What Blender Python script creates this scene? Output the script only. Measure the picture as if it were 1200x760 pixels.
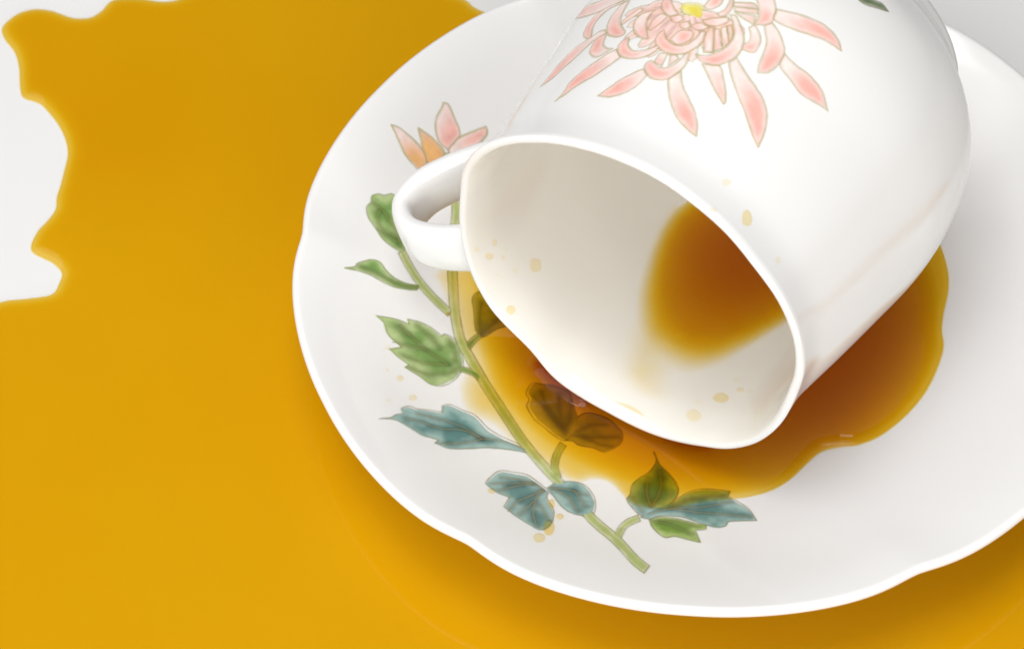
import bpy, math
import numpy as np
from mathutils import Vector, Matrix

for o in list(bpy.data.objects):
    bpy.data.objects.remove(o, do_unlink=True)
SC = bpy.context.scene
COL = SC.collection
U = 0.01                      # modelled in centimetres, linked in metres
TABLE_Z = -0.05               # table top, cm

# ------------------------------------------------------------------ camera
PITCH, DIST, TX, TY, FPX, ROLL = 0.902816194, 47.4855952, -3.61769396, 0.0630329, 3000.0, -0.0464027824
_d = np.array([0, math.cos(PITCH), -math.sin(PITCH)])
_r = np.array([1.0, 0, 0])
_u = np.cross(_r, _d)
_r, _u = math.cos(ROLL) * _r + math.sin(ROLL) * _u, -math.sin(ROLL) * _r + math.cos(ROLL) * _u
CAM_C = np.array([TX, TY, 0.0]) - DIST * _d
cam = bpy.data.cameras.new('camera')
cam.lens = 90.0
cam.sensor_width = 36.0
cam.clip_start = 0.01
cam.clip_end = 50
cam.dof.use_dof = True
cam.dof.focus_distance = 0.437
cam.dof.aperture_fstop = 38
camo = bpy.data.objects.new('camera', cam)
COL.objects.link(camo)
mw = Matrix.Identity(4)
for i in range(3):
    mw[i][0], mw[i][1], mw[i][2], mw[i][3] = _r[i], _u[i], -_d[i], CAM_C[i] * U
camo.matrix_world = mw
SC.camera = camo

# ------------------------------------------------------------------ studio light
world = bpy.data.worlds.new('World')
SC.world = world
world.use_nodes = True
world.node_tree.nodes['Background'].inputs['Color'].default_value = (1.0, 0.97, 0.93, 1)
world.node_tree.nodes['Background'].inputs['Strength'].default_value = 0.14
SC.view_settings.view_transform = 'Standard'
SC.view_settings.look = 'None'
SC.view_settings.exposure = 0.08
SC.view_settings.gamma = 1.0


def softbox(name, loc, target, sx, sy, power, color=(1, 1, 1)):
    l = bpy.data.lights.new(name, 'AREA')
    l.shape = 'RECTANGLE'
    l.size, l.size_y = sx, sy
    l.energy = power
    l.color = color
    o = bpy.data.objects.new(name, l)
    COL.objects.link(o)
    o.location = loc
    dv = Vector(target) - Vector(loc)
    o.rotation_euler = dv.to_track_quat('-Z', 'Y').to_euler()
    return o


softbox('key_softbox', (-0.58, -0.14, 0.74), (0, 0, 0.02), 0.95, 0.95, 4.8, (1, 0.995, 0.985))
softbox('front_softbox', (-0.40, -0.92, 0.70), (0, 0, 0.02), 1.3, 0.7, 3.8, (1, 0.995, 0.99))
softbox('top_softbox', (-0.12, 0.0, 1.20), (0, 0, 0.02), 0.7, 0.6, 6.4, (1, 0.99, 0.98))
softbox('right_fill', (0.42, -0.95, 0.50), (0, 0, 0.02), 0.7, 0.5, 1.6, (1, 0.99, 0.98))
softbox('low_fill', (0.10, -0.92, 0.30), (0.0, 0.0, 0.05), 0.7, 0.34, 4.3, (1, 0.985, 0.955))  # added low fill lamp that brightens the inside of the cup

try:
    SC.cycles.use_denoising = True
    SC.cycles.max_bounces = 12
    SC.cycles.diffuse_bounces = 6
    SC.cycles.transparent_max_bounces = 24
except Exception:
    pass


# ------------------------------------------------------------------ helpers
def tag(o, label=None, cat=None, group=None, kind=None):
    if label: o['label'] = label
    if cat: o['category'] = cat
    if group: o['group'] = group
    if kind: o['kind'] = kind
    return o


def empty(name, loc_cm):
    o = bpy.data.objects.new(name, None)
    COL.objects.link(o)
    o.empty_display_size = 0.02
    o.location = [c * U for c in loc_cm]
    return o


def grid_faces(nu, nv, wrap_u=False, wrap_v=False):
    iu = np.arange(nu if wrap_u else nu - 1)
    iv = np.arange(nv if wrap_v else nv - 1)
    a, b = np.meshgrid(iu, iv, indexing='ij')
    a, b = a.ravel(), b.ravel()
    a2, b2 = (a + 1) % nu, (b + 1) % nv
    return np.stack([a * nv + b, a2 * nv + b, a2 * nv + b2, a * nv + b2], 1)


def link_mesh(name, V, F, mat, parent=None, attrs=None, flip=False):
    """V in world centimetres; the object's own origin is its parent's (or the mean of its points)."""
    V = np.asarray(V, float)
    used = np.unique(F)
    remap = np.full(len(V), -1)
    remap[used] = np.arange(len(used))
    F = remap[F]
    V = V[used]
    if flip:
        F = F[:, ::-1]
    if parent is not None:
        org = np.array(parent['_org'])
    else:
        org = np.array([V[:, 0].mean(), V[:, 1].mean(), V[:, 2].min()])
    me = bpy.data.meshes.new(name)
    n, m, k = len(V), len(F), F.shape[1]
    me.vertices.add(n)
    me.vertices.foreach_set('co', ((V - org) * U).astype(np.float32).ravel())
    me.loops.add(m * k)
    me.loops.foreach_set('vertex_index', F.astype(np.int32).ravel())
    me.polygons.add(m)
    me.polygons.foreach_set('loop_start', (np.arange(m) * k).astype(np.int32))
    me.polygons.foreach_set('use_smooth', np.ones(m, bool))
    me.update(calc_edges=True)
    me.validate()
    if attrs:
        for an, (ty, data) in attrs.items():
            at = me.attributes.new(an, ty, 'POINT')
            data = np.asarray(data, np.float32)[used]
            at.data.foreach_set('color' if ty == 'FLOAT_COLOR' else 'value', data.ravel())
    me.materials.append(mat)
    o = bpy.data.objects.new(name, me)
    COL.objects.link(o)
    if parent is not None:
        o.parent = parent
    else:
        o.location = org * U
    o['_org'] = list(org)
    return o


def lin(c):
    c = np.asarray(c, float) / 255.0
    return np.where(c <= 0.04045, c / 12.92, ((c + 0.055) / 1.055) ** 2.4)


def sstep(a, b, x):
    t = np.clip((x - a) / (b - a), 0, 1)
    return t * t * (3 - 2 * t)


def spline_fn(xs, ys):
    xs, ys = np.asarray(xs, float), np.asarray(ys, float)
    n = len(xs); h = np.diff(xs)
    A = np.zeros((n, n)); b = np.zeros(n); A[0, 0] = A[-1, -1] = 1
    for i in range(1, n - 1):
        A[i, i - 1], A[i, i], A[i, i + 1] = h[i - 1], 2 * (h[i - 1] + h[i]), h[i]
        b[i] = 6 * ((ys[i + 1] - ys[i]) / h[i] - (ys[i] - ys[i - 1]) / h[i - 1])
    m = np.linalg.solve(A, b)

    def fn(x):
        x = np.clip(x, xs[0], xs[-1])
        i = np.clip(np.searchsorted(xs, x, side='right') - 1, 0, n - 2)
        hh = h[i]; t = x - xs[i]; u = xs[i + 1] - x
        return (m[i] * u ** 3 + m[i + 1] * t ** 3) / (6 * hh) + (ys[i] / hh - m[i] * hh / 6) * u + (ys[i + 1] / hh - m[i + 1] * hh / 6) * t
    return fn


def catmull(P, closed=True, sub=6):
    """smooth curve through P; a corner sharper than ~75 degrees stays sharp"""
    P = np.asarray(P, float); n = len(P)
    out = []
    rng = range(n) if closed else range(n - 1)

    def tang(i):
        if closed:
            a, b, c = P[(i - 1) % n], P[i % n], P[(i + 1) % n]
        else:
            a, b, c = P[max(i - 1, 0)], P[i], P[min(i + 1, n - 1)]
        u, v = b - a, c - b
        lu, lv = np.linalg.norm(u), np.linalg.norm(v)
        if lu > 0 and lv > 0 and (u @ v) / (lu * lv) < 0.2:
            return None
        return (c - a) / 2
    for i in rng:
        p0, p1 = P[i], P[(i + 1) % n]
        m0, m1 = tang(i), tang((i + 1) % n if closed else i + 1)
        m0 = (p1 - p0) if m0 is None else m0
        m1 = (p1 - p0) if m1 is None else m1
        L = np.linalg.norm(p1 - p0)
        for m in (m0, m1):
            lm = np.linalg.norm(m)
            if lm > 1.2 * L: m *= 1.2 * L / lm
        for t in np.arange(sub) / sub:
            out.append((2 * t ** 3 - 3 * t ** 2 + 1) * p0 + (t ** 3 - 2 * t ** 2 + t) * m0 + (-2 * t ** 3 + 3 * t ** 2) * p1 + (t ** 3 - t ** 2) * m1)
    if not closed: out.append(P[-1])
    return np.array(out)


def seg_dist(X, Y, P, closed):
    """distance from points to a polyline, and the inside test for a closed one"""
    best = np.full(X.shape, 1e9)
    ins = np.zeros(X.shape, bool)
    n = len(P)
    for i in range(n if closed else n - 1):
        a, b = P[i], P[(i + 1) % n]
        ab = b - a
        L2 = ab @ ab + 1e-12
        t = np.clip(((X - a[0]) * ab[0] + (Y - a[1]) * ab[1]) / L2, 0, 1)
        d = (X - a[0] - t * ab[0]) ** 2 + (Y - a[1] - t * ab[1]) ** 2
        best = np.minimum(best, d)
        if closed:
            c = (a[1] > Y) != (b[1] > Y)
            xi = a[0] + (Y - a[1]) * ab[0] / (ab[1] if abs(ab[1]) > 1e-12 else 1e-12)
            ins ^= c & (X < xi)
    return np.sqrt(best), ins


_rs = np.random.RandomState(7)
_NG = _rs.rand(64, 64)


def vnoise(x, y, seed=0):
    x = np.asarray(x) + seed * 7.31; y = np.asarray(y) + seed * 3.77
    xi, yi = np.floor(x).astype(int), np.floor(y).astype(int)
    fx, fy = x - xi, y - yi
    fx, fy = fx * fx * (3 - 2 * fx), fy * fy * (3 - 2 * fy)
    g = lambda a, b: _NG[a % 64, b % 64]
    return (g(xi, yi) * (1 - fx) + g(xi + 1, yi) * fx) * (1 - fy) + (g(xi, yi + 1) * (1 - fx) + g(xi + 1, yi + 1) * fx) * fy


def fbm(x, y, seed=0, o=3):
    v = 0; a = 0.5; s = 1
    for k in range(o):
        v = v + a * vnoise(x * s, y * s, seed + k); a *= 0.5; s *= 2.1
    return v / (1 - 0.5 ** o)


# ------------------------------------------------------------------ where a line of sight meets the things (places the painted flowers)
def rays(px):
    px = np.asarray(px, float)
    return _d + ((px[:, :1] - 600) / FPX) * _r - ((px[:, 1:] - 380) / FPX) * _u


def at_height(px, z):
    v = rays(px)
    return CAM_C + ((z - CAM_C[2]) / v[:, 2])[:, None] * v


# ------------------------------------------------------------------ shapes
# saucer: profile of the upper face, six shallow lobes
SR = 7.5
sau_top = spline_fn([0, 1.5, 2.6, 3.4, 4.0, 4.4, 5.0, 6.0, 6.8, 7.2, 7.5],
                    [0.14, 0.14, 0.16, 0.24, 0.36, 0.47, 0.68, 1.15, 1.57, 1.75, 1.86])
NOTCH0 = math.radians(52.3)


def lobe_d(th):
    return (th - NOTCH0 + math.pi / 6) % (math.pi / 3) - math.pi / 6


def sau_scale(th, q):
    """radius factor at relative radius q: scalloped rim fading inwards"""
    d = lobe_d(th)
    dip = 0.016 * np.exp(-(np.abs(d) / 0.085) ** 1.5)
    swell = 0.006 * (1 - np.abs(d) / (math.pi / 6))
    return 1 + (0.002 + swell - dip) * np.clip((q - 0.55) / 0.45, 0, 1) ** 2


def sau_z(x, y):
    r = np.hypot(x, y); th = np.arctan2(y, x)
    q = np.clip(r / SR / sau_scale(th, np.clip(r / SR, 0, 1)), 0, 1)
    d = lobe_d(th)
    return sau_top(q * SR) + 0.03 * np.exp(-(d / 0.12) ** 2) * np.clip((q - 0.75) / 0.25, 0, 1) ** 2


def on_saucer(px):
    P = at_height(px, 0.5)
    for _ in range(14):
        z = sau_z(P[:, 0], P[:, 1])
        v = rays(px)
        P = CAM_C + ((z - CAM_C[2]) / v[:, 2])[:, None] * v
    return P


# cup: lies on its side, axis level, mouth towards the front left
KS = 1.0014
CUP_M = CAM_C + (np.array([-1.74267269, -2.67160562, 4.04129801]) - CAM_C) * KS
AZ, TILT = 0.95161737, -0.01974497
CA = np.array([math.cos(AZ) * math.cos(TILT), math.sin(AZ) * math.cos(TILT), math.sin(TILT)])
C1 = np.array([math.sin(AZ), -math.cos(AZ), 0.0])
C2 = np.cross(C1, CA)
C2 = C2 * np.sign(C2[2])
S_END = 6.95
cup_r = spline_fn([0, 0.25, 0.6, 1.0, 2.0, 3.0, 4.0, 5.0, 5.6, 6.1, 6.5, 6.75, 6.95],
                  [3.425, 3.39, 3.36, 3.39, 3.52, 3.64, 3.74, 3.68, 3.54, 3.30, 2.98, 2.76, 2.62])
WALL = 0.2
S_FLOOR = 6.55
cup_rin = spline_fn([0, 0.25, 0.6, 1.0, 2.0, 3.0, 4.0, 5.0, 5.6, 6.0, 6.3, 6.5, S_FLOOR],
                    [3.265, 3.21, 3.165, 3.18, 3.30, 3.42, 3.52, 3.46, 3.28, 2.95, 2.45, 1.7, 0.9])


_RA = np.array([0, 8, 16, 31, 44, 57, 68, 79, 91, 106, 123, 137, 149, 160, 167, 176, 186, 197, 208, 218, 228, 233, 238, 242, 247, 256, 265, 281, 300, 306, 313, 321, 330, 339, 347, 355.])
_RD = np.array([-.05, -.02, .01, .01, -.05, -.02, -.035, -.025, -.055, -.066, -.037, .025, .05, .02, -.06, -.08, -.06, -.01, .025, .04, -.04, -.07, -.05, .02, .06, .03, -.01, .012, .0, .03, .025, .01, -.03, -.06, -.08, -.07])
_RX = np.arange(0, 360, 1.0)
_RY = np.interp(_RX, _RA, _RD, period=360)
_RY = np.where(_RX > 190, 1.45, 1.15) * _RY
_kw = np.exp(-(np.arange(-12, 13) / 3.6) ** 2)
_RY = np.convolve(np.concatenate([_RY[-12:], _RY, _RY[:12]]), _kw / _kw.sum(), 'valid')


def cup_dr(th, s):
    """uneven, softly lobed mouth: its dips run in along the wall as fading flutes"""
    v = np.interp(np.degrees(th) % 360, _RX, _RY, period=360)
    return v * np.exp(-np.clip(s, 0, None) / 0.9)


def cup_pt(th, s, rad):
    th, s, rad = np.broadcast_arrays(th, s, rad)
    return CUP_M + s[..., None] * CA + (rad * np.cos(th))[..., None] * C1 + (rad * np.sin(th))[..., None] * C2


def on_cup(px, inner=False):
    """(theta, s) where the line of sight meets the cup's outer (or inner) wall"""
    v = rays(px)
    t = np.linspace(34, 58, 2400)
    P = CAM_C + t[None, :, None] * v[:, None, :] - CUP_M
    s = P @ CA; x = P @ C1; y = P @ C2
    rho = np.hypot(x, y); th = np.arctan2(y, x)
    if not inner:
        ok = (s > 0) & (s < S_END) & (rho < cup_r(s) + cup_dr(th, s))
    else:
        ok = (s > 0.02) & ((rho > cup_rin(s) + cup_dr(th, s)) | (s > S_FLOOR))
        ok &= np.cumsum((s > 0) & (s < 0.5) & (rho < 3.2), axis=1) > 0
    k = ok.argmax(1)
    i = np.arange(len(k))
    return np.stack([th[i, k], s[i, k]], 1), ok.any(1)


# ------------------------------------------------------------------ materials
def nodes_of(name):
    m = bpy.data.materials.new(name)
    m.use_nodes = True
    nt = m.node_tree
    return m, nt, nt.nodes['Principled BSDF'], nt.nodes['Material Output']


def porcelain(name, base, rough=0.16, bump=0.0):
    m, nt, p, out = nodes_of(name)
    tc = nt.nodes.new('ShaderNodeTexCoord')
    nz = nt.nodes.new('ShaderNodeTexNoise')
    nz.inputs['Scale'].default_value = 35
    nz.inputs['Detail'].default_value = 3
    nt.links.new(tc.outputs['Object'], nz.inputs['Vector'])
    rmp = nt.nodes.new('ShaderNodeMapRange')
    rmp.inputs['To Min'].default_value = 0.975
    rmp.inputs['To Max'].default_value = 1.02
    nt.links.new(nz.outputs['Fac'], rmp.inputs['Value'])
    hs = nt.nodes.new('ShaderNodeMix'); hs.data_type = 'RGBA'; hs.blend_type = 'MULTIPLY'
    hs.inputs['Factor'].default_value = 1
    hs.inputs['A'].default_value = (*base, 1)
    nt.links.new(rmp.outputs['Result'], hs.inputs['B'])
    nt.links.new(hs.outputs['Result'], p.inputs['Base Color'])
    p.inputs['Roughness'].default_value = rough
    p.inputs['IOR'].default_value = 1.5
    p.inputs['Subsurface Weight'].default_value = 0.0
    n2 = nt.nodes.new('ShaderNodeTexNoise')
    n2.inputs['Scale'].default_value = 60
    nt.links.new(tc.outputs['Object'], n2.inputs['Vector'])
    b = nt.nodes.new('ShaderNodeBump')
    b.inputs['Strength'].default_value = 0.03
    b.inputs['Distance'].default_value = 0.002
    nt.links.new(n2.outputs['Fac'], b.inputs['Height'])
    nt.links.new(b.outputs['Normal'], p.inputs['Normal'])
    return m


M_POR = porcelain('glazed_white_porcelain', (0.81, 0.805, 0.80), 0.14)
M_BOUNCE_TINT = porcelain('porcelain_with_bounce_tint', (0.82, 0.80, 0.75), 0.14)  # warm light bounced off the tea, put into the cup's inner colour
M_TABLE = porcelain('white_glossy_table', (0.74, 0.74, 0.74), 0.12)


def tea_material():
    m, nt, p, out = nodes_of('amber_tea')
    nt.nodes.remove(p)
    at = nt.nodes.new('ShaderNodeAttribute'); at.attribute_name = 'depth'
    def decay(k):
        mu = nt.nodes.new('ShaderNodeMath'); mu.operation = 'MULTIPLY'; mu.inputs[1].default_value = -k
        nt.links.new(at.outputs['Fac'], mu.inputs[0])
        ex = nt.nodes.new('ShaderNodeMath'); ex.operation = 'EXPONENT'
        nt.links.new(mu.outputs[0], ex.inputs[0])
        return ex

    def blend(a, b, w):                # w of one band, the rest of the other
        m1 = nt.nodes.new('ShaderNodeMath'); m1.operation = 'MULTIPLY'; m1.inputs[1].default_value = w
        nt.links.new(a.outputs[0], m1.inputs[0])
        m2 = nt.nodes.new('ShaderNodeMath'); m2.operation = 'MULTIPLY_ADD'; m2.inputs[1].default_value = 1 - w
        nt.links.new(b.outputs[0], m2.inputs[0]); nt.links.new(m1.outputs[0], m2.inputs[2])
        return m2
    # absorption per unit depth, one way; the green band holds a quickly and a slowly absorbed half
    ch = [decay(0.10), blend(decay(4.0), decay(0.275), 0.16), decay(3.1)]
    cc = nt.nodes.new('ShaderNodeCombineColor')
    for i in range(3):
        nt.links.new(ch[i].outputs[0], cc.inputs[i])
    tr = nt.nodes.new('ShaderNodeBsdfTransparent')
    nt.links.new(cc.outputs[0], tr.inputs['Color'])
    gl = nt.nodes.new('ShaderNodeBsdfGlossy'); gl.inputs['Roughness'].default_value = 0.02
    lw = nt.nodes.new('ShaderNodeLayerWeight'); lw.inputs['Blend'].default_value = 0.5
    p5 = nt.nodes.new('ShaderNodeMath'); p5.operation = 'POWER'; p5.inputs[1].default_value = 5
    nt.links.new(lw.outputs['Facing'], p5.inputs[0])
    fr = nt.nodes.new('ShaderNodeMath'); fr.operation = 'MULTIPLY_ADD'      # Schlick, water
    fr.inputs[1].default_value = 0.98; fr.inputs[2].default_value = 0.02
    nt.links.new(p5.outputs[0], fr.inputs[0])
    wet = nt.nodes.new('ShaderNodeMapRange'); wet.inputs['From Max'].default_value = 0.12
    nt.links.new(at.outputs['Fac'], wet.inputs['Value'])
    mul = nt.nodes.new('ShaderNodeMath'); mul.operation = 'MULTIPLY'
    nt.links.new(fr.outputs[0], mul.inputs[0]); nt.links.new(wet.outputs['Result'], mul.inputs[1])
    mx = nt.nodes.new('ShaderNodeMixShader')
    nt.links.new(mul.outputs[0], mx.inputs['Fac'])
    nt.links.new(tr.outputs[0], mx.inputs[1]); nt.links.new(gl.outputs[0], mx.inputs[2])
    nt.links.new(mx.outputs[0], out.inputs['Surface'])
    return m


M_TEA = tea_material()


def print_material():
    m, nt, p, out = nodes_of('overglaze_enamel')
    at = nt.nodes.new('ShaderNodeAttribute'); at.attribute_name = 'paint'
    nt.links.new(at.outputs['Color'], p.inputs['Base Color'])
    nt.links.new(at.outputs['Alpha'], p.inputs['Alpha'])
    p.inputs['Roughness'].default_value = 0.17
    return m


M_PRINT = print_material()

# ------------------------------------------------------------------ table
bx = 45.0
n = 40
gx = np.linspace(-bx, bx, n)
X, Y = np.meshgrid(gx, gx, indexing='ij')
V = np.stack([X.ravel(), Y.ravel(), np.full(X.size, TABLE_Z)], 1)
tb = link_mesh('table_top', V, grid_faces(n, n), M_TABLE)
tag(tb, 'glossy white table top under the spilled tea and saucer', kind='structure')
sd = tb.modifiers.new('thickness', 'SOLIDIFY'); sd.thickness = 0.02; sd.offset = -1

# ------------------------------------------------------------------ saucer
saucer = empty('saucer', (0, 0, TABLE_Z)); saucer['_org'] = [0, 0, TABLE_Z]
tag(saucer, 'white lobed porcelain saucer painted with a leafy chrysanthemum spray, under the tipped cup', 'saucer')
NT = 432
th = np.linspace(0, 2 * math.pi, NT, endpoint=False)
prof = []                                     # (r, dz, kind): kind 0 = on the upper face
for r in np.concatenate([[0.001], np.linspace(0.4, 7.30, 56), [7.36]]):
    prof.append((r, sau_top(r)))
zt = float(sau_top(7.36))
rr_ = 0.10
cx_, cz_ = 7.36 + rr_ * math.sin(math.radians(20)), zt - rr_ * math.cos(math.radians(20))
for a in np.linspace(100, -100, 15):
    prof.append((cx_ + rr_ * math.cos(math.radians(a)), cz_ + rr_ * math.sin(math.radians(a))))
under = spline_fn([0, 2.5, 3.6, 4.4, 5.0, 6.0, 7.0, 7.4], [0.03, 0.04, 0.06, 0.24, 0.44, 0.89, 1.40, 1.63])
for r in (7.2, 6.8, 6.3, 5.8, 5.3, 4.9, 4.6, 4.35):
    prof.append((r, float(under(r))))
prof += [(4.22, 0.12), (4.18, 0.03), (4.14, -0.03), (4.08, -0.05), (4.0, -0.05), (3.94, -0.03), (3.9, 0.02), (3.8, 0.05), (3.0, 0.04), (0.001, 0.03)]
prof = np.array(prof)
q = np.clip(prof[:, 0] / SR, 0, 1.01)
T, Q = np.meshgrid(th, q, indexing='ij')
sc_ = sau_scale(T, Q)
Rr = prof[None, :, 0] * sc_
Zz = prof[None, :, 1] + 0.03 * np.exp(-(lobe_d(T) / 0.12) ** 2) * np.clip((Q - 0.75) / 0.25, 0, 1) ** 2
V = np.stack([Rr * np.cos(T), Rr * np.sin(T), Zz], -1).reshape(-1, 3)
link_mesh('dish', V, grid_faces(NT, len(prof), wrap_u=True), M_POR, saucer)

# ------------------------------------------------------------------ cup
cup = empty('teacup', (0.6, 0.6, 0.14)); cup['_org'] = [0.6, 0.6, 0.14]
tag(cup, 'white porcelain teacup painted with a pink chrysanthemum, tipped on its side on the saucer', 'teacup')
NT = 288
th = np.linspace(0, 2 * math.pi, NT, endpoint=False)
sec = []
so = np.concatenate([np.linspace(6.95, 5.5, 24), np.linspace(5.4, 0.3, 52), [0.22, 0.16]])
sec += [(s, float(cup_r(s))) for s in so]
lc = (3.425 + 3.265) / 2
for a in np.linspace(70, -70, 11):
    sec.append((0.085 - 0.085 * math.cos(math.radians(a)), lc + 0.084 * math.sin(math.radians(a))))
si = np.concatenate([[0.18, 0.25, 0.35], np.linspace(0.5, 5.6, 40), np.linspace(5.7, S_FLOOR, 24)])
sec += [(s, float(cup_rin(s))) for s in si] + [(S_FLOOR + 0.02, 0.4), (S_FLOOR + 0.02, 0.001)]
# foot ring, started from the base's centre
foot = [(6.9, 0.001), (6.9, 2.0), (6.95, 2.28), (7.2, 2.36), (7.25, 2.38), (7.29, 2.43), (7.25, 2.49), (7.12, 2.53), (7.0, 2.575)]
sec = foot + sec
sec = np.array(sec)
T, S_ = np.meshgrid(th, sec[:, 0], indexing='ij')
V = cup_pt(T, S_, sec[None, :, 1] + cup_dr(T, S_) * (sec[None, :, 1] > 0.5)).reshape(-1, 3)
cb = link_mesh('cup_body', V, grid_faces(NT, len(sec), wrap_u=True), M_POR, cup, flip=False)
cb.data.materials.append(M_BOUNCE_TINT)
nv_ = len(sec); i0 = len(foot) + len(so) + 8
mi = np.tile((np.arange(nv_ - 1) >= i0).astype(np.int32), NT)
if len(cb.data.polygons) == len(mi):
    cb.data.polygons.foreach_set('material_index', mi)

# handle: a flat strap looped outwards at the left
hp = catmull([(0.50, 3.34), (0.42, 3.6), (0.30, 4.2), (0.34, 4.85), (0.70, 5.28), (1.22, 5.22), (1.70, 4.80), (2.15, 4.30), (2.55, 3.92), (2.9, 3.66)], closed=False, sub=8)
tan = np.gradient(hp, axis=0); tan /= np.linalg.norm(tan, axis=1)[:, None]
nor = np.stack([-tan[:, 1], tan[:, 0]], 1)
K = 36
ph = np.linspace(0, 2 * math.pi, K, endpoint=False)
e = 0.72
cw = np.sign(np.cos(ph)) * np.abs(np.cos(ph)) ** e
ct = np.sign(np.sin(ph)) * np.abs(np.sin(ph)) ** e
f = np.linspace(0, 1, len(hp))
hw = 0.49 + 0.10 * (np.exp(-(f / 0.08) ** 2) + np.exp(-((1 - f) / 0.1) ** 2))
hh = 0.195 + 0.10 * (np.exp(-(f / 0.07) ** 2) + np.exp(-((1 - f) / 0.08) ** 2))
V = []
for i in range(len(hp)):
    HA = math.radians(200.2 - 5.2 * float(sstep(0.25, 0.8, f[i])))
    hd = math.cos(HA) * C1 + math.sin(HA) * C2
    ht = -math.sin(HA) * C1 + math.cos(HA) * C2
    c = CUP_M + hp[i, 0] * CA + hp[i, 1] * hd
    nn_ = nor[i, 0] * CA + nor[i, 1] * hd
    V.append(c + np.outer(cw * hw[i], ht) + np.outer(ct * hh[i], nn_))
V = np.concatenate(V)
link_mesh('handle', V, grid_faces(len(hp), K, wrap_v=True), M_POR, cup, flip=True)


# ------------------------------------------------------------------ painted decoration
class Crop:
    def __init__(self, x, y, s): self.o = np.array([x, y], float); self.s = s
    def __call__(self, pts): return np.asarray(pts, float) / self.s + self.o


PX = Crop(0, 0, 1)


def saucer_uv(px): return on_saucer(px)[:, :2]


def cup_uv(px):
    a, ok = on_cup(px)
    a = a[ok] if ok.any() else a
    return np.stack([-a[:, 0] * 3.6, a[:, 1]], 1)


def saucer_xyz(x, y, h):
    e_ = 0.02
    nx = -(sau_z(x + e_, y) - sau_z(x - e_, y)) / (2 * e_); ny = -(sau_z(x, y + e_) - sau_z(x, y - e_)) / (2 * e_)
    l = np.sqrt(nx * nx + ny * ny + 1)
    return np.stack([x + h * nx / l, y + h * ny / l, sau_z(x, y) + h / l], -1)


def cup_xyz(x, y, h):
    t_ = -x / 3.6
    return cup_pt(t_, y, cup_r(y) + cup_dr(t_, y) + h)


def paint(name, outline, parent, surf, fill, light, line, veins=(), lw=0.015, tint=None, fa=0.9, grad=None, inset=0.0,
          soft=0.05, shift=(0, 0), res=0.0125, lift=0.004, seed=0, vl=0.72, smooth=True, uv=None, line_a=0.62, core=None):
    """one painted shape: a thin raised enamel patch lying on the glaze, coloured point by point"""
    to_uv, to_xyz = surf
    P = uv if uv is not None else to_uv(catmull(outline, True, 6) if smooth else np.asarray(outline, float))
    lo, hi = P.min(0) - 0.08, P.max(0) + 0.08
    nx, ny = max(4, int((hi[0] - lo[0]) / res)), max(4, int((hi[1] - lo[1]) / res))
    X, Y = np.meshgrid(np.linspace(lo[0], hi[0], nx), np.linspace(lo[1], hi[1], ny), indexing='ij')
    wob = 0.5 * lw
    Xw = X + wob * (fbm(X * 9, Y * 9, seed) - 0.5); Yw = Y + wob * (fbm(X * 9, Y * 9, seed + 5) - 0.5)
    d, ins = seg_dist(Xw, Yw, P, True)
    sd_ = np.where(ins, d, -d)
    if shift != (0, 0):
        d2, i2 = seg_dist(Xw - shift[0], Yw - shift[1], P, True)
        sf = np.where(i2, d2, -d2)
    else:
        sf = sd_
    nz = fbm(X * 3.4, Y * 3.4, seed + 11)
    fillA = sstep(inset - soft * 0.5, inset + soft, sf + 0.05 * (nz - 0.5)) * fa
    fill, light, line = lin(fill), lin(light), lin(line)
    if grad is None:
        g = np.clip(sf / max(sf.max(), 1e-3), 0, 1)
        g = sstep(0.1, 0.8, 0.75 * g + 0.15 + 0.9 * (nz - 0.5))
    else:                                       # pale at one end, strong at the other
        A, B = (to_uv(np.array([p_], float))[0] for p_ in grad)
        ab = B - A
        g = ((X - A[0]) * ab[0] + (Y - A[1]) * ab[1]) / (ab @ ab)
        g = sstep(0.0, 1.0, g + 0.3 * (nz - 0.5)) * (0.35 + 0.65 * sstep(0.0, 0.12, sf))
    c = light * (1 - g[..., None]) + fill * g[..., None]
    if tint is not None:
        (tp, trad, tc) = tint
        q_ = to_uv(np.array([tp], float))[0]
        w = np.exp(-((X - q_[0]) ** 2 + (Y - q_[1]) ** 2) / trad ** 2)[..., None]
        c = c * (1 - w) + lin(tc) * w
    c = c * (0.88 + 0.24 * fbm(X * 7, Y * 7, seed + 3))[..., None]
    la = np.exp(-(d / lw) ** 2 * 1.4) * line_a * np.clip(0.30 + 1.0 * fbm(X * 4, Y * 4, seed + 8), 0, 1.1)
    for v in veins:
        vp = to_uv(catmull(v, False, 6))
        dv, _ = seg_dist(Xw, Yw, vp, False)
        la = np.maximum(la, np.exp(-(dv / (lw * 0.8)) ** 2 * 1.4) * vl)
        fr = np.exp(-(dv / 0.07) ** 2) * 0.42 * ins
        c = c * (1 - fr[..., None] * 0.85)
    la = np.clip(la, 0, 1)
    A_ = 1 - (1 - fillA) * (1 - la)
    num = c * (fillA * (1 - la))[..., None] + line * la[..., None]
    rgb = num / np.maximum(A_, 1e-4)[..., None]
    rgba = np.concatenate([rgb, A_[..., None]], -1).reshape(-1, 4)
    hgt = lift + 0.0025 * A_
    V = to_xyz(X, Y, hgt).reshape(-1, 3)
    F = grid_faces(nx, ny)
    keep = (A_.ravel()[F] > 0.015).any(1)
    F = F[keep]
    return link_mesh(name, V, F, M_PRINT, parent, {'paint': ('FLOAT_COLOR', rgba)})


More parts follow.
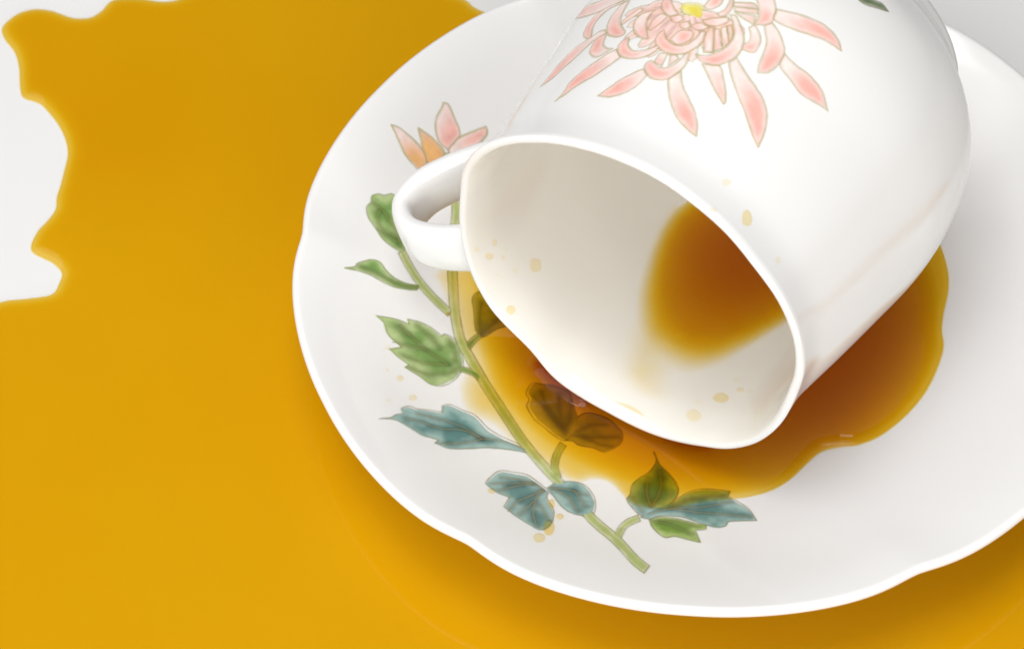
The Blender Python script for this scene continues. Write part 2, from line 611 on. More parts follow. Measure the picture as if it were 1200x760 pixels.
SAU = (saucer_uv, saucer_xyz)
CUPS = (cup_uv, cup_xyz)
GREEN, GLIGHT, GLINE = (122, 158, 84), (184, 202, 142), (138, 144, 66)
TEAL, TLIGHT, TLINE = (92, 138, 134), (164, 194, 188), (150, 138, 84)
STEM, SLIGHT, SLINE = (176, 190, 112), (214, 218, 170), (150, 148, 76)


def strip(path, w0, w1):
    c = catmull(path, False, 5)
    t_ = np.gradient(c, axis=0); t_ /= np.linalg.norm(t_, axis=1)[:, None]
    n_ = np.stack([-t_[:, 1], t_[:, 0]], 1)
    w = np.linspace(w0, w1, len(c))[:, None] / 2
    return np.concatenate([c + n_ * w, (c - n_ * w)[::-1]])


spray = paint('painted_stem', strip([(524, 205), (535, 240), (531, 280), (530, 313), (531, 338), (533, 367), (539, 396), (551, 420), (569, 451), (590, 483), (612, 516), (638, 547), (660, 570), (694, 608), (722, 632), (743, 655), (758, 667)], 11, 11),
              saucer, SAU, STEM, SLIGHT, SLINE, smooth=False, inset=0.0, fa=0.85, seed=1)
cA = Crop(400, 220, 4.75); cB = Crop(430, 350, 6.333); cC = Crop(440, 450, 5.4545); cD = Crop(550, 530, 5.067)
cE = Crop(600, 430, 6.333); cF = Crop(690, 520, 4.752); cG = Crop(440, 110, 6.333); cH = Crop(480, 300, 6.333)


def twig(path, w0, w1, seed, c=(STEM, SLIGHT, SLINE)):
    return paint('painted_twig', strip(path, w0, w1), spray, SAU, *c, smooth=False, inset=0.0, fa=0.85, seed=seed)


twig(cA([(335, 355), (380, 440), (440, 530), (520, 620), (605, 697)]), 9, 9, 2)
twig([(653, 560), (650, 547), (652, 534), (660, 520)], 9, 8, 3)
twig(cF([(160, 515), (200, 450), (280, 412)]), 9, 8, 4)
twig(cB([(690, 520), (780, 545), (855, 592)]), 6, 9, 5, (GREEN, STEM, SLINE))
twig(cH([(425, 680), (480, 620), (530, 585)]), 8, 6, 6, (GREEN, STEM, SLINE))


def leaf(crop, out, veins, cols, seed, **k):
    return paint('painted_leaf', crop(out), spray, SAU, *cols, veins=[crop(v) for v in veins], seed=seed, **k)


GR = (GREEN, GLIGHT, GLINE)
TE = (TEAL, TLIGHT, TLINE)
leaf(cA, [(345, 368), (300, 340), (235, 290), (195, 235), (150, 165), (140, 110), (165, 80), (172, 48), (205, 35), (240, 42), (285, 35), (320, 80), (335, 160), (335, 250), (352, 325)],
     [[(215, 130), (200, 170), (230, 230), (300, 275)], [(180, 90), (240, 140), (300, 240), (330, 330)], [(195, 235), (260, 270), (310, 300)]], GR, 21)
leaf(cA, [(20, 447), (75, 440), (90, 420), (130, 408), (170, 400), (215, 415), (250, 460), (300, 505), (370, 535), (432, 545), (415, 568), (310, 557), (240, 530), (160, 485), (90, 462)],
     [[(110, 440), (220, 490), (320, 540), (420, 556)]], GR, 22)
leaf(cB, [(75, 128), (160, 140), (230, 155), (315, 190), (305, 150), (400, 175), (480, 215), (560, 280), (580, 262), (640, 290), (690, 350), (710, 430), (715, 500), (700, 540), (640, 610), (560, 645), (480, 635), (400, 580), (330, 540), (285, 510), (310, 490), (230, 430), (175, 375), (260, 360), (190, 300), (150, 250), (130, 180)],
     [[(230, 210), (330, 285), (440, 378), (600, 485)], [(250, 200), (320, 270)], [(370, 195), (480, 290), (540, 370)], [(190, 320), (330, 355), (440, 378)], [(270, 425), (420, 475), (600, 490)], [(310, 510), (450, 560), (610, 550), (690, 510)], [(610, 310), (655, 390), (655, 460)]], GR, 23, shift=(-0.03, 0.0))
leaf(cH, [(500, 270), (465, 320), (475, 400), (480, 480), (495, 560), (545, 600), (640, 545), (760, 500), (790, 420), (700, 330), (600, 250)],
     [[(530, 590), (520, 480), (530, 350)], [(530, 590), (600, 520), (690, 440)]], ((140, 150, 84), (176, 180, 116), (116, 108, 56)), 24)
leaf(cC, [(35, 218), (95, 212), (140, 192), (185, 185), (165, 150), (215, 140), (270, 158), (350, 165), (430, 180), (432, 135), (480, 130), (560, 165), (640, 200), (720, 280), (800, 330), (890, 370), (970, 410), (970, 435), (880, 420), (740, 405), (600, 410), (480, 408), (380, 375), (405, 355), (300, 320), (220, 270), (130, 225)],
     [[(200, 215), (300, 245), (420, 285), (560, 295), (680, 350)], [(270, 190), (450, 235), (560, 275), (680, 350)], [(400, 380), (560, 375), (680, 352)], [(680, 350), (820, 365), (965, 418)]], TE, 25, shift=(-0.03, -0.03))
leaf(cD, [(95, 180), (120, 150), (180, 108), (260, 115), (340, 130), (400, 170), (440, 200), (470, 230), (460, 270), (500, 340), (490, 410), (430, 455), (350, 420), (270, 370), (205, 320), (240, 260), (180, 240), (130, 210)],
     [[(130, 185), (250, 185), (380, 185), (440, 220)], [(190, 150), (300, 160), (380, 185)], [(180, 225), (280, 200), (380, 185)], [(230, 350), (290, 290), (380, 250), (440, 220)], [(400, 440), (380, 360), (400, 260), (440, 225)], [(300, 370), (380, 290)], [(470, 400), (420, 310)]], TE, 26, shift=(0.0, -0.04))
leaf(cD, [(470, 210), (520, 180), (600, 172), (680, 190), (735, 250), (750, 310), (735, 365), (680, 375), (600, 357), (550, 320), (510, 270)],
     [[(480, 210), (580, 220), (700, 255)], [(500, 212), (590, 270), (640, 350)], [(620, 225), (690, 320)]], TE, 27, shift=(-0.03, 0.0))
OL = ((150, 158, 92), (186, 188, 126), (120, 112, 60))
leaf(cE, [(390, 545), (330, 520), (240, 450), (160, 380), (110, 290), (125, 240), (105, 190), (150, 120), (230, 130), (330, 150), (420, 190), (450, 290), (480, 420), (450, 500)],
     [[(390, 500), (330, 400), (250, 280), (220, 180)], [(385, 450), (350, 300), (350, 200)], [(360, 440), (270, 330), (160, 220)], [(400, 480), (430, 360), (440, 260)]], OL, 28, shift=(0.04, 0.02))
leaf(cE, [(400, 545), (440, 480), (480, 380), (560, 340), (680, 370), (760, 420), (820, 500), (800, 570), (740, 610), (680, 630), (600, 600), (500, 580), (450, 550)],
     [[(440, 505), (560, 520), (790, 520)], [(480, 480), (600, 430), (700, 430)], [(540, 520), (640, 570), (740, 590)]], OL, 29)
leaf(cF, [(305, 402), (255, 370), (212, 310), (230, 280), (240, 230), (280, 190), (340, 150), (376, 95), (362, 45), (392, 112), (440, 160), (485, 215), (497, 270), (460, 330), (380, 370)],
     [[(345, 345), (322, 265), (330, 190)], [(350, 350), (400, 250), (395, 150)], [(240, 300), (300, 380)]], TE, 30)
leaf(cF, [(290, 408), (350, 350), (450, 330), (540, 275), (640, 250), (785, 262), (775, 290), (830, 320), (890, 360), (935, 425), (780, 430), (760, 455), (700, 460), (620, 440), (520, 405), (400, 400), (340, 415)],
     [[(340, 385), (480, 358), (640, 350), (800, 320)], [(450, 358), (600, 380), (760, 392), (900, 405)], [(480, 340), (600, 300), (760, 290)]], TE, 31, shift=(0.0, -0.02))
leaf(cF, [(335, 420), (400, 405), (500, 415), (590, 440), (652, 452), (650, 475), (596, 482), (620, 548), (560, 535), (480, 515), (420, 520), (360, 470)],
     [[(350, 425), (450, 450), (580, 500)], [(400, 425), (500, 430), (600, 460)]], ((112, 150, 40), (176, 196, 116), (130, 134, 60)), 32)

PK, PL, PLN = (245, 180, 168), (247, 228, 222), (188, 178, 118)
sfl = None
for i, (out, g) in enumerate([
    ([(118, 232), (170, 250), (260, 320), (345, 410), (385, 500), (350, 570), (300, 548), (220, 450), (170, 340)], ((150, 260), (320, 540))),
    ([(318, 255), (400, 310), (470, 380), (512, 450), (450, 560), (385, 510), (350, 400)], ((330, 280), (430, 480))),
    ([(505, 65), (540, 80), (590, 190), (630, 300), (600, 350), (540, 420), (470, 350), (445, 250), (455, 170), (490, 110)], ((450, 150), (620, 260))),
    ([(540, 425), (600, 340), (700, 290), (820, 245), (828, 300), (780, 360), (700, 420), (600, 490)], ((560, 420), (790, 300))),
    ([(540, 440), (620, 500), (640, 600), (560, 680), (480, 600), (470, 500)], ((560, 660), (540, 470)))]):
    o_ = paint('painted_flower' if sfl is None else 'painted_petal', cG(out), saucer if sfl is None else sfl, SAU,
               PK if i != 1 else (236, 170, 112), PL if i != 1 else (243, 205, 180), PLN, grad=cG(np.array(g)), seed=40 + i, inset=0.0, lw=0.022,
               tint=None if i > 1 else (cG([(300 if i == 0 else 390, 490 if i == 0 else 420)])[0], 0.28, (238, 186, 120)))
    if sfl is None: sfl = o_

# the chrysanthemum on the cup
k1 = Crop(620, 0, 6.336); k2 = Crop(740, 0, 7.6); k3 = Crop(850, 0, 5.431); k4 = Crop(680, 60, 6.331); k5 = Crop(800, 50, 5.844)
heart = paint('painted_chrysanthemum', k2([(415, 80), (450, 40), (540, 28), (630, 50), (652, 120), (620, 172), (550, 165), (480, 142)]), cup, CUPS,
              (228, 214, 84), (240, 232, 150), (214, 204, 110), seed=60, line_a=0.25, inset=0.0, soft=0.09)
PET = [
    (k1, [(318, 142), (360, 95), (440, 42), (540, 8), (620, -20), (720, -5), (600, 60), (500, 100), (400, 132)], ((640, 0), (380, 100))),
    (k1, [(435, 292), (405, 265), (430, 200), (480, 130), (560, 70), (650, 30), (740, 5), (700, 25), (600, 70), (520, 140), (475, 210), (462, 275)], ((640, 30), (440, 230))),
    (k1, [(690, 165), (760, 110), (830, 65), (850, 80), (780, 130), (690, 190)], ((840, 70), (700, 170))),
    (k1, [(715, 245), (690, 270), (640, 278), (590, 262), (580, 210), (600, 150), (650, 80), (700, 30), (750, 10), (720, 60), (690, 120), (680, 180), (700, 220)], ((720, 30), (680, 230))),
    (k1, [(85, 645), (140, 580), (230, 470), (330, 370), (430, 300), (520, 240), (560, 225), (570, 250), (480, 310), (380, 400), (270, 500), (170, 590)], ((550, 240), (150, 590))),
    (k1, [(460, 410), (455, 380), (490, 310), (540, 270), (580, 250), (560, 300), (555, 340), (580, 362), (620, 365), (580, 390), (530, 420), (490, 428)], ((590, 380), (500, 340))),
    (k1, [(195, 755), (250, 700), (310, 610), (400, 530), (500, 460), (590, 400), (650, 370), (680, 430), (600, 490), (480, 570), (360, 640), (270, 705)], ((640, 400), (360, 590))),
    (k1, [(665, 400), (665, 350), (690, 310), (730, 285), (745, 300), (735, 340), (760, 375), (810, 385), (887, 370), (960, 340), (980, 345), (920, 400), (830, 435), (740, 440), (690, 425)], ((940, 360), (700, 360))),
    (k1, [(512, 715), (590, 660), (690, 590), (790, 540), (850, 520), (880, 560), (800, 640), (720, 690), (620, 720), (560, 722)], ((850, 540), (650, 660))),
    (k2, [(150, 350), (110, 350), (50, 320), (20, 270), (30, 200), (80, 140), (150, 110), (210, 95), (160, 150), (135, 220), (140, 290)], ((60, 200), (135, 300))),
    (k2, [(150, 260), (200, 180), (270, 130), (320, 150), (250, 220), (170, 280)], ((300, 140), (170, 260))),
    (k2, [(280, 100), (270, 40), (300, 0), (340, -20), (380, 80), (420, 130), (340, 150)], ((400, 120), (290, 50))),
    (k2, [(350, 150), (440, 140), (465, 180), (400, 210), (360, 190)], ((450, 160), (370, 180))),
    (k2, [(430, 210), (500, 200), (530, 240), (480, 260), (440, 240)], ((520, 240), (440, 220))),
    (k2, [(540, 230), (620, 210), (690, 245), (640, 275), (560, 265)], ((660, 260), (560, 235))),
    (k2, [(640, 190), (720, 170), (860, 160), (860, 200), (790, 235), (700, 235), (650, 210)], ((840, 190), (660, 195))),
    (k2, [(760, 130), (830, 90), (870, 30), (880, -20), (910, -10), (900, 60), (860, 130), (800, 155)], ((770, 140), (850, 100))),
    (k2, [(650, 60), (690, 10), (740, -30), (820, -10), (800, 40), (740, 80), (680, 90)], ((660, 70), (760, 20))),
    (k2, [(340, 360), (420, 290), (470, 275), (540, 290), (540, 340), (470, 390), (400, 400)], ((350, 360), (500, 320))),
    (k2, [(290, 275), (240, 310), (215, 370), (240, 430), (310, 475), (400, 490), (480, 480), (560, 440), (630, 380), (660, 290), (620, 290), (570, 350), (500, 400), (420, 415), (340, 380), (305, 330)], ((600, 420), (330, 370))),
    (k2, [(200, 560), (260, 480), (320, 490), (270, 590)], ((300, 490), (220, 580))),
    (k2, [(330, 590), (350, 500), (400, 500), (420, 530)], ((380, 500), (340, 580))),
    (k2, [(115, 620), (130, 570), (180, 545), (240, 595), (300, 610), (370, 585), (440, 530), (480, 480), (520, 480), (500, 550), (440, 630), (340, 700), (240, 715), (160, 690)], ((470, 540), (210, 630))),
    (k2, [(640, 470), (650, 350), (690, 260), (735, 250), (725, 470)], ((690, 460), (700, 270))),
    (k2, [(725, 465), (735, 260), (785, 260), (810, 440)], ((760, 270), (770, 440))),
    (k2, [(815, 430), (800, 260), (845, 240), (870, 380)], ((820, 260), (845, 400))),
    (k2, [(870, 380), (850, 240), (890, 230), (905, 320)], ((870, 240), (890, 350))),
    (k2, [(575, 490), (640, 500), (720, 490), (810, 450), (866, 395), (912, 319), (904, 213), (880, 140), (930, 150), (988, 281), (996, 403), (935, 509), (836, 562), (760, 588), (690, 580), (610, 545)], ((960, 330), (720, 530))),
    (k4, [(858, 632), (800, 590), (720, 500), (670, 380), (655, 290), (660, 205), (745, 155), (760, 260), (810, 370), (855, 470), (868, 560)], ((700, 200), (800, 480))),
    (k5, [(278, 425), (210, 310), (150, 180), (135, 150), (245, 160), (275, 230), (292, 330), (290, 410)], ((190, 170), (260, 370))),
    (k5, [(515, 715), (480, 640), (420, 470), (355, 300), (325, 200), (320, 140), (370, 110), (430, 210), (500, 310), (550, 390), (575, 490), (565, 590), (540, 660)], ((350, 200), (510, 510))),
    (k3, [(735, 325), (640, 265), (540, 225), (430, 190), (310, 130), (325, 65), (430, 85), (540, 120), (630, 165), (690, 220), (720, 270)], ((340, 100), (620, 210))),
    (k3, [(648, 708), (590, 665), (490, 605), (410, 510), (345, 415), (375, 345), (440, 410), (530, 480), (600, 560), (630, 630)], ((370, 390), (560, 570))),
    (k3, [(205, 465), (215, 410), (260, 280), (250, 170), (300, 150), (345, 220), (370, 300), (370, 360), (330, 420), (270, 465)], ((290, 170), (290, 390))),
    (k3, [(185, 160), (215, 90), (205, 20), (190, -20), (290, -20), (320, 60), (310, 120), (270, 160)], ((280, 20), (210, 90))),
    (k3, [(115, 320), (115, 290), (150, 270), (160, 230), (150, 180), (190, 170), (220, 230), (215, 290), (180, 335)], ((190, 190), (140, 310))),
    (k3, [(50, 20), (180, 25), (205, 60), (60, 45)], ((60, 30), (190, 40))),
    (k3, [(55, 48), (200, 65), (205, 95), (70, 75)], ((60, 60), (200, 80))),
    (k3, [(60, 80), (190, 105), (180, 160), (110, 120)], ((80, 90), (180, 140))),
]
hc = cup_uv(np.array([[808.0, 11.0]]))[0]
for i, (crop, out, g) in enumerate(PET):
    paint('painted_petal', crop(out), heart, CUPS, PK, PL, PLN, grad=crop(np.array(g)), seed=70 + i, inset=0.0, soft=0.05, lw=0.020, lift=0.005 + 0.0012 * (i % 4), line_a=0.52)
# pale petals behind, filling the bloom between the drawn ones
for i in range(26):
    a = math.radians(180 + 180 * (i + 0.5) / 26 + 5 * math.sin(i * 2.4))
    L_ = 0.62 + 0.32 * ((i * 7) % 5) / 4
    base = np.array([math.cos(a), math.sin(a)]); nrm_ = np.array([-base[1], base[0]])
    q_ = [(0.18, -0.05), (0.4, -0.09), (0.75, -0.10), (0.95, -0.05), (1.0, 0.02), (0.92, 0.08), (0.7, 0.10), (0.4, 0.07), (0.18, 0.04)]
    P = np.array([hc + base * (u_ * L_ * 1.25) + nrm_ * v_ * 1.25 for u_, v_ in q_])
    paint('painted_petal', None, heart, CUPS, (246, 208, 198), (248, 232, 226), PLN, uv=catmull(P, True, 5), seed=170 + i, inset=0.0, soft=0.05, lw=0.018, lift=0.0032, line_a=0.36, res=0.016)
# the far half of the bloom, over the top of the cup
for i in (6, 8, 19, 22, 27, 28, 29, 30, 31, 32, 33, 34):
    crop, out, g = PET[i]
    P = cup_uv(catmull(crop(out), True, 6))
    if (2 * hc - P)[:, 1].min() < hc[1] + 0.22: continue
    paint('painted_petal', None, heart, CUPS, (243, 186, 176), PL, PLN, uv=2 * hc - P, seed=120 + i, inset=0.0, soft=0.05, lw=0.020, lift=0.0045 + 0.0012 * (i % 4), line_a=0.62, res=0.02)
paint('painted_leaf', PX([(1000, -14), (1012, -6), (1024, 0), (1034, 5), (1041, 14), (1028, 10), (1014, 6), (1004, -2)]), cup, CUPS, (104, 118, 88), (150, 160, 130), (120, 116, 70), seed=150)

# ------------------------------------------------------------------ tea on the table
def pool_mesh(name, lo, hi, res, fine, poly, top_fn, depth_fn, near=0.5, outside_cup=False):
    """a pool with its outline in poly: coarse cells inside, cells cut finer along the shore"""
    nx, ny = int((hi[0] - lo[0]) / res), int((hi[1] - lo[1]) / res)
    gx, gy = lo[0] + res * np.arange(nx + 1), lo[1] + res * np.arange(ny + 1)
    X, Y = np.meshgrid(gx, gy, indexing='ij')
    d, ins = seg_dist(X, Y, poly, True)
    sdv = np.where(ins, d, -d)
    F = grid_faces(nx + 1, ny + 1)
    c = sdv.ravel()[F]
    coarse = F[(c > near).all(1)]
    shore = F[(np.abs(c) <= near + res).any(1) & ~(c > near).all(1) & ~(c < -1.5 * res).all(1)]
    k = max(1, int(round(res / fine)))
    t = np.arange(k + 1) / k * res
    fx, fy = np.meshgrid(t, t, indexing='ij')
    x2 = (X.ravel()[shore[:, 0]][:, None] + fx.ravel()[None]).ravel()
    y2 = (Y.ravel()[shore[:, 0]][:, None] + fy.ravel()[None]).ravel()
    d2, i2 = seg_dist(x2, y2, poly, True)
    s2 = np.where(i2, d2, -d2)
    f2 = (grid_faces(k + 1, k + 1)[None] + (np.arange(len(shore)) * (k + 1) ** 2)[:, None, None]).reshape(-1, 4)
    f2 = f2[(s2[f2] > -0.6 * fine).any(1)]
    XX, YY, SS_ = np.concatenate([X.ravel(), x2]), np.concatenate([Y.ravel(), y2]), np.concatenate([sdv.ravel(), s2])
    F = np.concatenate([coarse, f2 + X.size])
    Z = top_fn(XX, YY, SS_); D = depth_fn(XX, YY, SS_)
    V = np.stack([XX, YY, Z], -1)
    # weld the fine cells to each other so that the surface shades smoothly
    key = np.round(V[:, :2] / (fine * 0.25)).astype(np.int64)
    _, first, inv = np.unique(key[:, 0] * 1000003 + key[:, 1], return_index=True, return_inverse=True)
    V, D, F = V[first], D[first], inv.ravel()[F]
    if outside_cup:
        W = V - CUP_M; s_ = W @ CA; a_, b_ = W @ C1, W @ C2
        inside = (s_ > 0.05) & (s_ < S_END) & (np.hypot(a_, b_) < cup_r(s_) + cup_dr(np.arctan2(b_, a_), s_) - 0.06)
        F = F[~inside[F].all(1)]
    return link_mesh(name, V, F, M_TEA, None, {'depth': ('FLOAT', D)})


edge = [(-40, 372), (0, 354), (30, 350), (60, 345), (69, 332), (72, 320), (62, 309), (50, 303), (39, 297), (36, 288), (44, 271), (56, 258), (65, 245), (66, 232), (71, 216), (75, 200), (79, 182), (77, 166), (70, 150), (60, 136), (46, 122), (27, 115), (23, 100), (22, 80), (17, 62), (5, 46), (2, 34), (10, 24), (24, 15), (42, 11), (60, 13), (72, 17), (84, 21), (97, 22), (108, 20), (119, 13), (126, 5), (134, 0), (150, -2), (168, -1), (186, 2), (204, 1), (214, -3), (240, -14), (300, -26), (380, -22), (460, -14), (520, -8), (545, 0), (556, 9), (575, 16), (640, 20)]
E3 = at_height(np.array(edge, float), TABLE_Z)[:, :2]
E3 = catmull(E3, False, 4)
poly = np.concatenate([E3, [(0.5, 3.2), (4.6, 2.4), (8.6, 2.2), (11.5, 0.5), (12.6, -3), (12.2, -8), (9.5, -11.6), (2, -13), (-8, -13), (-15.5, -12.4), (-17.0, -8), (-16.4, -3.2)]])
TH = 0.10


def film(d):
    d = np.clip(d, 0, None)
    return 0.20 * sstep(0.0, 0.03, d) + 0.80 * (1 - np.exp(-(d / 0.145) ** 1.7))


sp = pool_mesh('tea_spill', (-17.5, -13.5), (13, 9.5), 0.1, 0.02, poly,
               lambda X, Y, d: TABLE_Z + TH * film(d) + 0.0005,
               lambda X, Y, d: (1.02 + 0.16 * (fbm(X * 0.25, Y * 0.25, 3) - 0.5) + 0.22 * np.exp(-((X + 11.5) / 3.5) ** 2 - ((Y - 5.5) / 3.0) ** 2)) * film(d) + 0.34 * np.exp(-((d - 0.028) / 0.017) ** 2))  # upper-left light falloff and the shore's contact shadow are added into depth
tag(sp, 'broad pool of amber tea spilled across the white table around the saucer', 'spilled tea')

# ------------------------------------------------------------------ tea in the saucer
LEVEL = 0.50
spx = [(505, 322), (520, 350), (530, 390), (544, 425), (536, 455), (546, 483), (578, 500), (604, 524), (640, 548), (662, 562), (680, 566), (696, 562), (714, 566), (728, 580), (742, 592), (780, 598), (820, 590), (850, 586), (880, 582), (906, 574), (926, 562), (944, 545), (962, 530), (985, 524), (1004, 522), (1026, 514), (1046, 501), (1066, 483), (1084, 461), (1097, 436), (1106, 408), (1104, 388), (1106, 368), (1111, 345), (1112, 325), (1108, 305), (1103, 290)]
S3 = on_saucer(np.array(spx, float))[:, :2]
S3 = catmull(S3, False, 4)
spoly = np.concatenate([S3, [(4.3, 1.9), (3.6, 2.9), (2.4, 3.8), (0.8, 4.3), (-1.0, 4.2), (-2.6, 3.5), (-3.7, 2.5), (-4.5, 1.7)]])
M2 = cup_pt(np.linspace(math.radians(222), math.radians(312), 60), np.full(60, 0.08), 3.33 + cup_dr(np.linspace(math.radians(222), math.radians(312), 60), 0.08))


BEADS = [(on_saucer(np.array(l_, float))[:, :2], h_, w_) for l_, h_, w_ in (
    ([(636, 440), (650, 454), (668, 467), (686, 478)], 0.15, 0.14), ([(784, 523), (803, 529), (826, 532)], 0.13, 0.11))]


def tea_thick(X, Y, d):
    zs = sau_z(X, Y)
    w = 0.09 + 0.34 * sstep(-1.6, -4.2, X)          # a long thin wedge on the left, a rounded bead on the right
    j_ = 0.14 * sstep(-1.6, 0.5, X)
    e_ = j_ * sstep(0, 0.03, d) + (1 - j_) * (1 - np.exp(-(np.clip(d, 0, None) / w) ** 1.3))
    t = np.maximum(LEVEL - zs, 0.05 + 0.03 * sstep(0, 2, X)) * e_
    # tea climbing to the porcelain where the cup's lip dips close to it
    b = np.zeros_like(X)
    for line, hgt, wid in BEADS:
        dd, _ = seg_dist(X, Y, line, False)
        b = np.maximum(b, hgt * np.exp(-(dd / wid) ** 2))
    return t, b * e_


def s_top(X, Y, d):
    t, b = tea_thick(X, Y, d)
    return sau_z(X, Y) + 0.009 + t + b


def s_dep(X, Y, d):
    t, b = tea_thick(X, Y, d)
    ring = 0.42 * sstep(-1.0, 1.5, X) * np.exp(-((d - 0.03) / 0.022) ** 2)  # dark edge line: refraction and contact shadow put into the depth colour
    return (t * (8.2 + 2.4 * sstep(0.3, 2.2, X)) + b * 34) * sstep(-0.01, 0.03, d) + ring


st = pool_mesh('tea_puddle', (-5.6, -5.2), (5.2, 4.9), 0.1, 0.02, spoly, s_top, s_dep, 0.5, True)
tag(st, 'dark amber puddle of tea in the saucer under the tipped cup', 'tea puddle')

# ------------------------------------------------------------------ tea left in the cup
CL = 0.785
us = np.arange(-2.6, 2.6, 0.03); ss = np.arange(0.12, 6.56, 0.03)
UU, SS = np.meshgrid(us, ss, indexing='ij')
rin = cup_rin(SS)
rin = rin + cup_dr(-np.arccos(np.clip(UU / rin, -1, 1)), SS)
zax = CUP_M[2] + SS * CA[2]
zin = zax - np.sqrt(np.clip(rin ** 2 - UU ** 2, 0.01, None))
dep = CL - zin + 0.02 * (fbm(UU * 2.2, SS * 2.2, 9) - 0.5)
dep = dep - 0.095 * np.exp(-((UU + 0.25) / 0.75) ** 2 - ((SS - 1.05) / 0.75) ** 2) - 0.02 * np.exp(-((UU + 1.0) / 0.5) ** 2 - ((SS - 1.8) / 0.6) ** 2)
dep = np.where(np.abs(UU) < rin, dep, -1)
wl, _ = on_cup(np.array([(762, 400), (755, 425), (752, 450), (754, 470)], float), inner=True)
wl = np.stack([cup_rin(wl[:, 1]) * np.cos(wl[:, 0]), wl[:, 1]], 1)
wd, _ = seg_dist(UU, SS, wl, False)
wet = sstep(0.35, 0.9, SS) * 0.065 * np.exp(-(wd / 0.30) ** 2) * (0.6 + 0.8 * fbm(UU * 2.5, SS * 2.5, 31))     # the wet trail the tea left on its way out
V = CUP_M + SS[..., None] * CA + UU[..., None] * C1
V = V.copy()
V[..., 2] = np.maximum(CL, zin + 0.006)
F = grid_faces(len(us), len(ss))
F = F[((dep.ravel()[F] > -0.03) | (wet.ravel()[F] > 0.004)).any(1)]
ct_ = link_mesh('tea_remnant', V.reshape(-1, 3), F, M_TEA, None, {'depth': ('FLOAT', (np.clip(dep + 0.012, 0, None) * 8.2 * sstep(-0.012, 0.16, dep) + 0.12 * sstep(-0.05, 0.05, dep) + 1.15 * wet).ravel())})
tag(ct_, 'last amber tea lying in the bottom of the tipped cup', 'tea remnant')

# ------------------------------------------------------------------ drops
def drop(where, x, y, rx, ry, strength, label, group=None, seed=0):
    """a drying drop: a low dome with an uneven outline, on the saucer or on a wall of the cup"""
    nr, na = 7, 28
    rr = np.linspace(0, 1, nr); aa = np.linspace(0, 2 * math.pi, na, endpoint=False)
    A_, R_ = np.meshgrid(aa, rr, indexing='ij')
    wob = 1 + 0.35 * (fbm(1.3 * np.cos(A_) + 5, 1.3 * np.sin(A_) + 5, seed) - 0.5)
    rx, ry = 0.85 * rx, 0.85 * ry
    px = np.stack([(x + rx * R_ * wob * np.cos(A_)).ravel(), (y + ry * R_ * wob * np.sin(A_)).ravel()], 1)
    h = (0.004 + 0.022 * (1 - R_ ** 2)).ravel()
    if where == 'saucer':
        P = on_saucer(px); V = saucer_xyz(P[:, 0], P[:, 1], h)
    elif where == 'out':
        a, _ = on_cup(px); V = cup_pt(a[:, 0], a[:, 1], cup_r(a[:, 1]) + cup_dr(a[:, 0], a[:, 1]) + h)
    else:
        a, _ = on_cup(px, True); V = cup_pt(a[:, 0], a[:, 1], cup_rin(a[:, 1]) + cup_dr(a[:, 0], a[:, 1]) - h)
    rim_ = 1 + 0.22 * np.exp(-((R_ - 0.82) / 0.12) ** 2)
    D = (0.40 * strength * rim_ * sstep(1.0, 0.8, R_)).ravel()
    F = grid_faces(na, nr, wrap_u=True)
    q_ = V[F[len(F) // 2 | 3]]
    nrm = np.cross(q_[1] - q_[0], q_[2] - q_[0])
    o = link_mesh('tea_drop', V, F, M_TEA, None, {'depth': ('FLOAT', D)}, flip=bool(nrm @ (CAM_C - q_[0]) < 0))
    tag(o, label, 'tea drop', group)


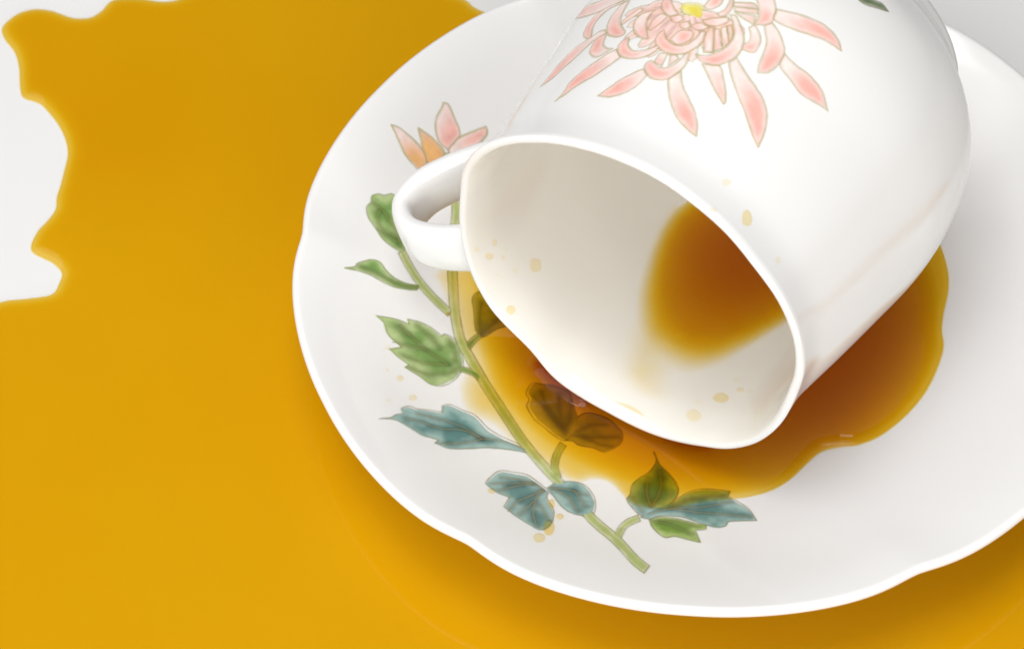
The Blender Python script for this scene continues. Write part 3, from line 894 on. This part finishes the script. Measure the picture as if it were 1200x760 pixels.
GI = 'dried tea drops on the inner wall of the cup near its handle'
GF = 'dried tea drops inside the lip of the cup by the saucer'
GO = 'dried tea drops on the outside of the cup'
GS = 'dried tea drops on the saucer beside the painted leaves'
DROPS = [
    ('in', 627, 311, 9, 11, 0.16, 'largest faint tea stain on the shaded inner wall of the cup', GI),
    ('in', 598, 363, 7, 7, 0.20, 'round tea drop inside the cup close to the lower left lip', GI),
    ('in', 573, 300, 6, 5, 0.17, 'round tea drop in the cluster of specks inside the cup by the handle', GI),
    ('in', 558, 292, 4, 4, 0.12, 'tea speck inside the cup closest to the handle', GI), ('in', 579, 284, 3.5, 5, 0.14, 'upright oval tea speck topmost in the cluster inside the cup by the handle', GI), ('in', 589, 302, 3, 3, 0.12, 'tiny tea speck just right of the round drop inside the cup by the handle', GI),
    ('in', 603, 317, 3.5, 4, 0.08, 'faint tea speck between the handle cluster and the largest stain inside the cup', GI), ('in', 583, 322, 2.5, 2.5, 0.08, 'faint tea speck lowest in the cluster inside the cup by the handle', GI), ('in', 593, 292, 2.5, 2.5, 0.07, 'faintest tea speck at the upper right of the cluster inside the cup by the handle', GI),
    ('in', 845, 466, 12, 7, 0.22, 'oval peach tea drop on the bright bottom wall just inside the cup lip', GF),
    ('in', 868, 457, 6, 3.5, 0.13, 'small oval tea drop touching the right of the peach drop inside the lip', GF),
    ('in', 880, 459, 4, 2, 0.08, 'thin tea fleck farthest right inside the cup lip', GF),
    ('in', 864, 446, 6, 3, 0.07, 'faint tea fleck above the peach drop inside the cup lip', GF),
    ('in', 813, 487, 11, 9, 0.13, 'pale round tea stain inside the cup nearest the bottom of the lip', GF),
    ('in', 818, 471, 5, 4, 0.06, 'faint tea fleck left of the peach drop inside the cup lip', GF),
    ('out', 875, 256, 8, 12, 0.24, 'large oval tea drop on the outside of the cup above its lip', GO),
    ('out', 851, 214, 7, 5, 0.10, 'pale round tea drop on the outside of the cup under the flower petals', GO),
    ('out', 836, 246, 5, 4, 0.09, 'faint tea drop on the outer edge of the cup lip', GO),
    ('out', 911, 305, 4, 5, 0.10, 'small tea drop on the outer cup wall right of the large oval drop', GO),
    ('saucer', 643, 618, 9, 11, 0.42, 'large tea drop on the saucer at the tip of the left teal leaf', GS),
    ('saucer', 632, 630, 10, 7, 0.24, 'pale tea smear joined below the drop at the teal leaf tip', GS),
    ('saucer', 656, 605, 6, 4.5, 0.30, 'small tea drop on the saucer between the two teal leaves', GS),
    ('saucer', 576, 575, 6, 4, 0.26, 'small tea drop under the left end of the teal leaf', GS),
    ('saucer', 646, 590, 5, 7, 0.30, 'narrow tea drop in the fork of the two teal leaves', GS),
    ('saucer', 454, 408, 4, 3.5, 0.10, 'pale tea speck on the saucer left of the big green leaf', GS), ('saucer', 469, 443, 5, 4, 0.17, 'round tea drop left of the lowest tip of the big green leaf', GS), ('saucer', 484, 466, 6, 4.5, 0.15, 'round tea drop on the saucer above the long teal leaf', GS),
    ('saucer', 454, 434, 3, 3, 0.09, 'tiny tea speck left of the round drop under the big green leaf', GS), ('saucer', 456, 469, 3.5, 3, 0.09, 'tiny tea speck above the pointed left end of the long teal leaf', GS), ('saucer', 525, 368, 3.5, 3, 0.5, 'shiny bead of tea at the join of the painted twig and stem', None),
]
for i, dd in enumerate(DROPS):
    drop(*dd, seed=i * 3)
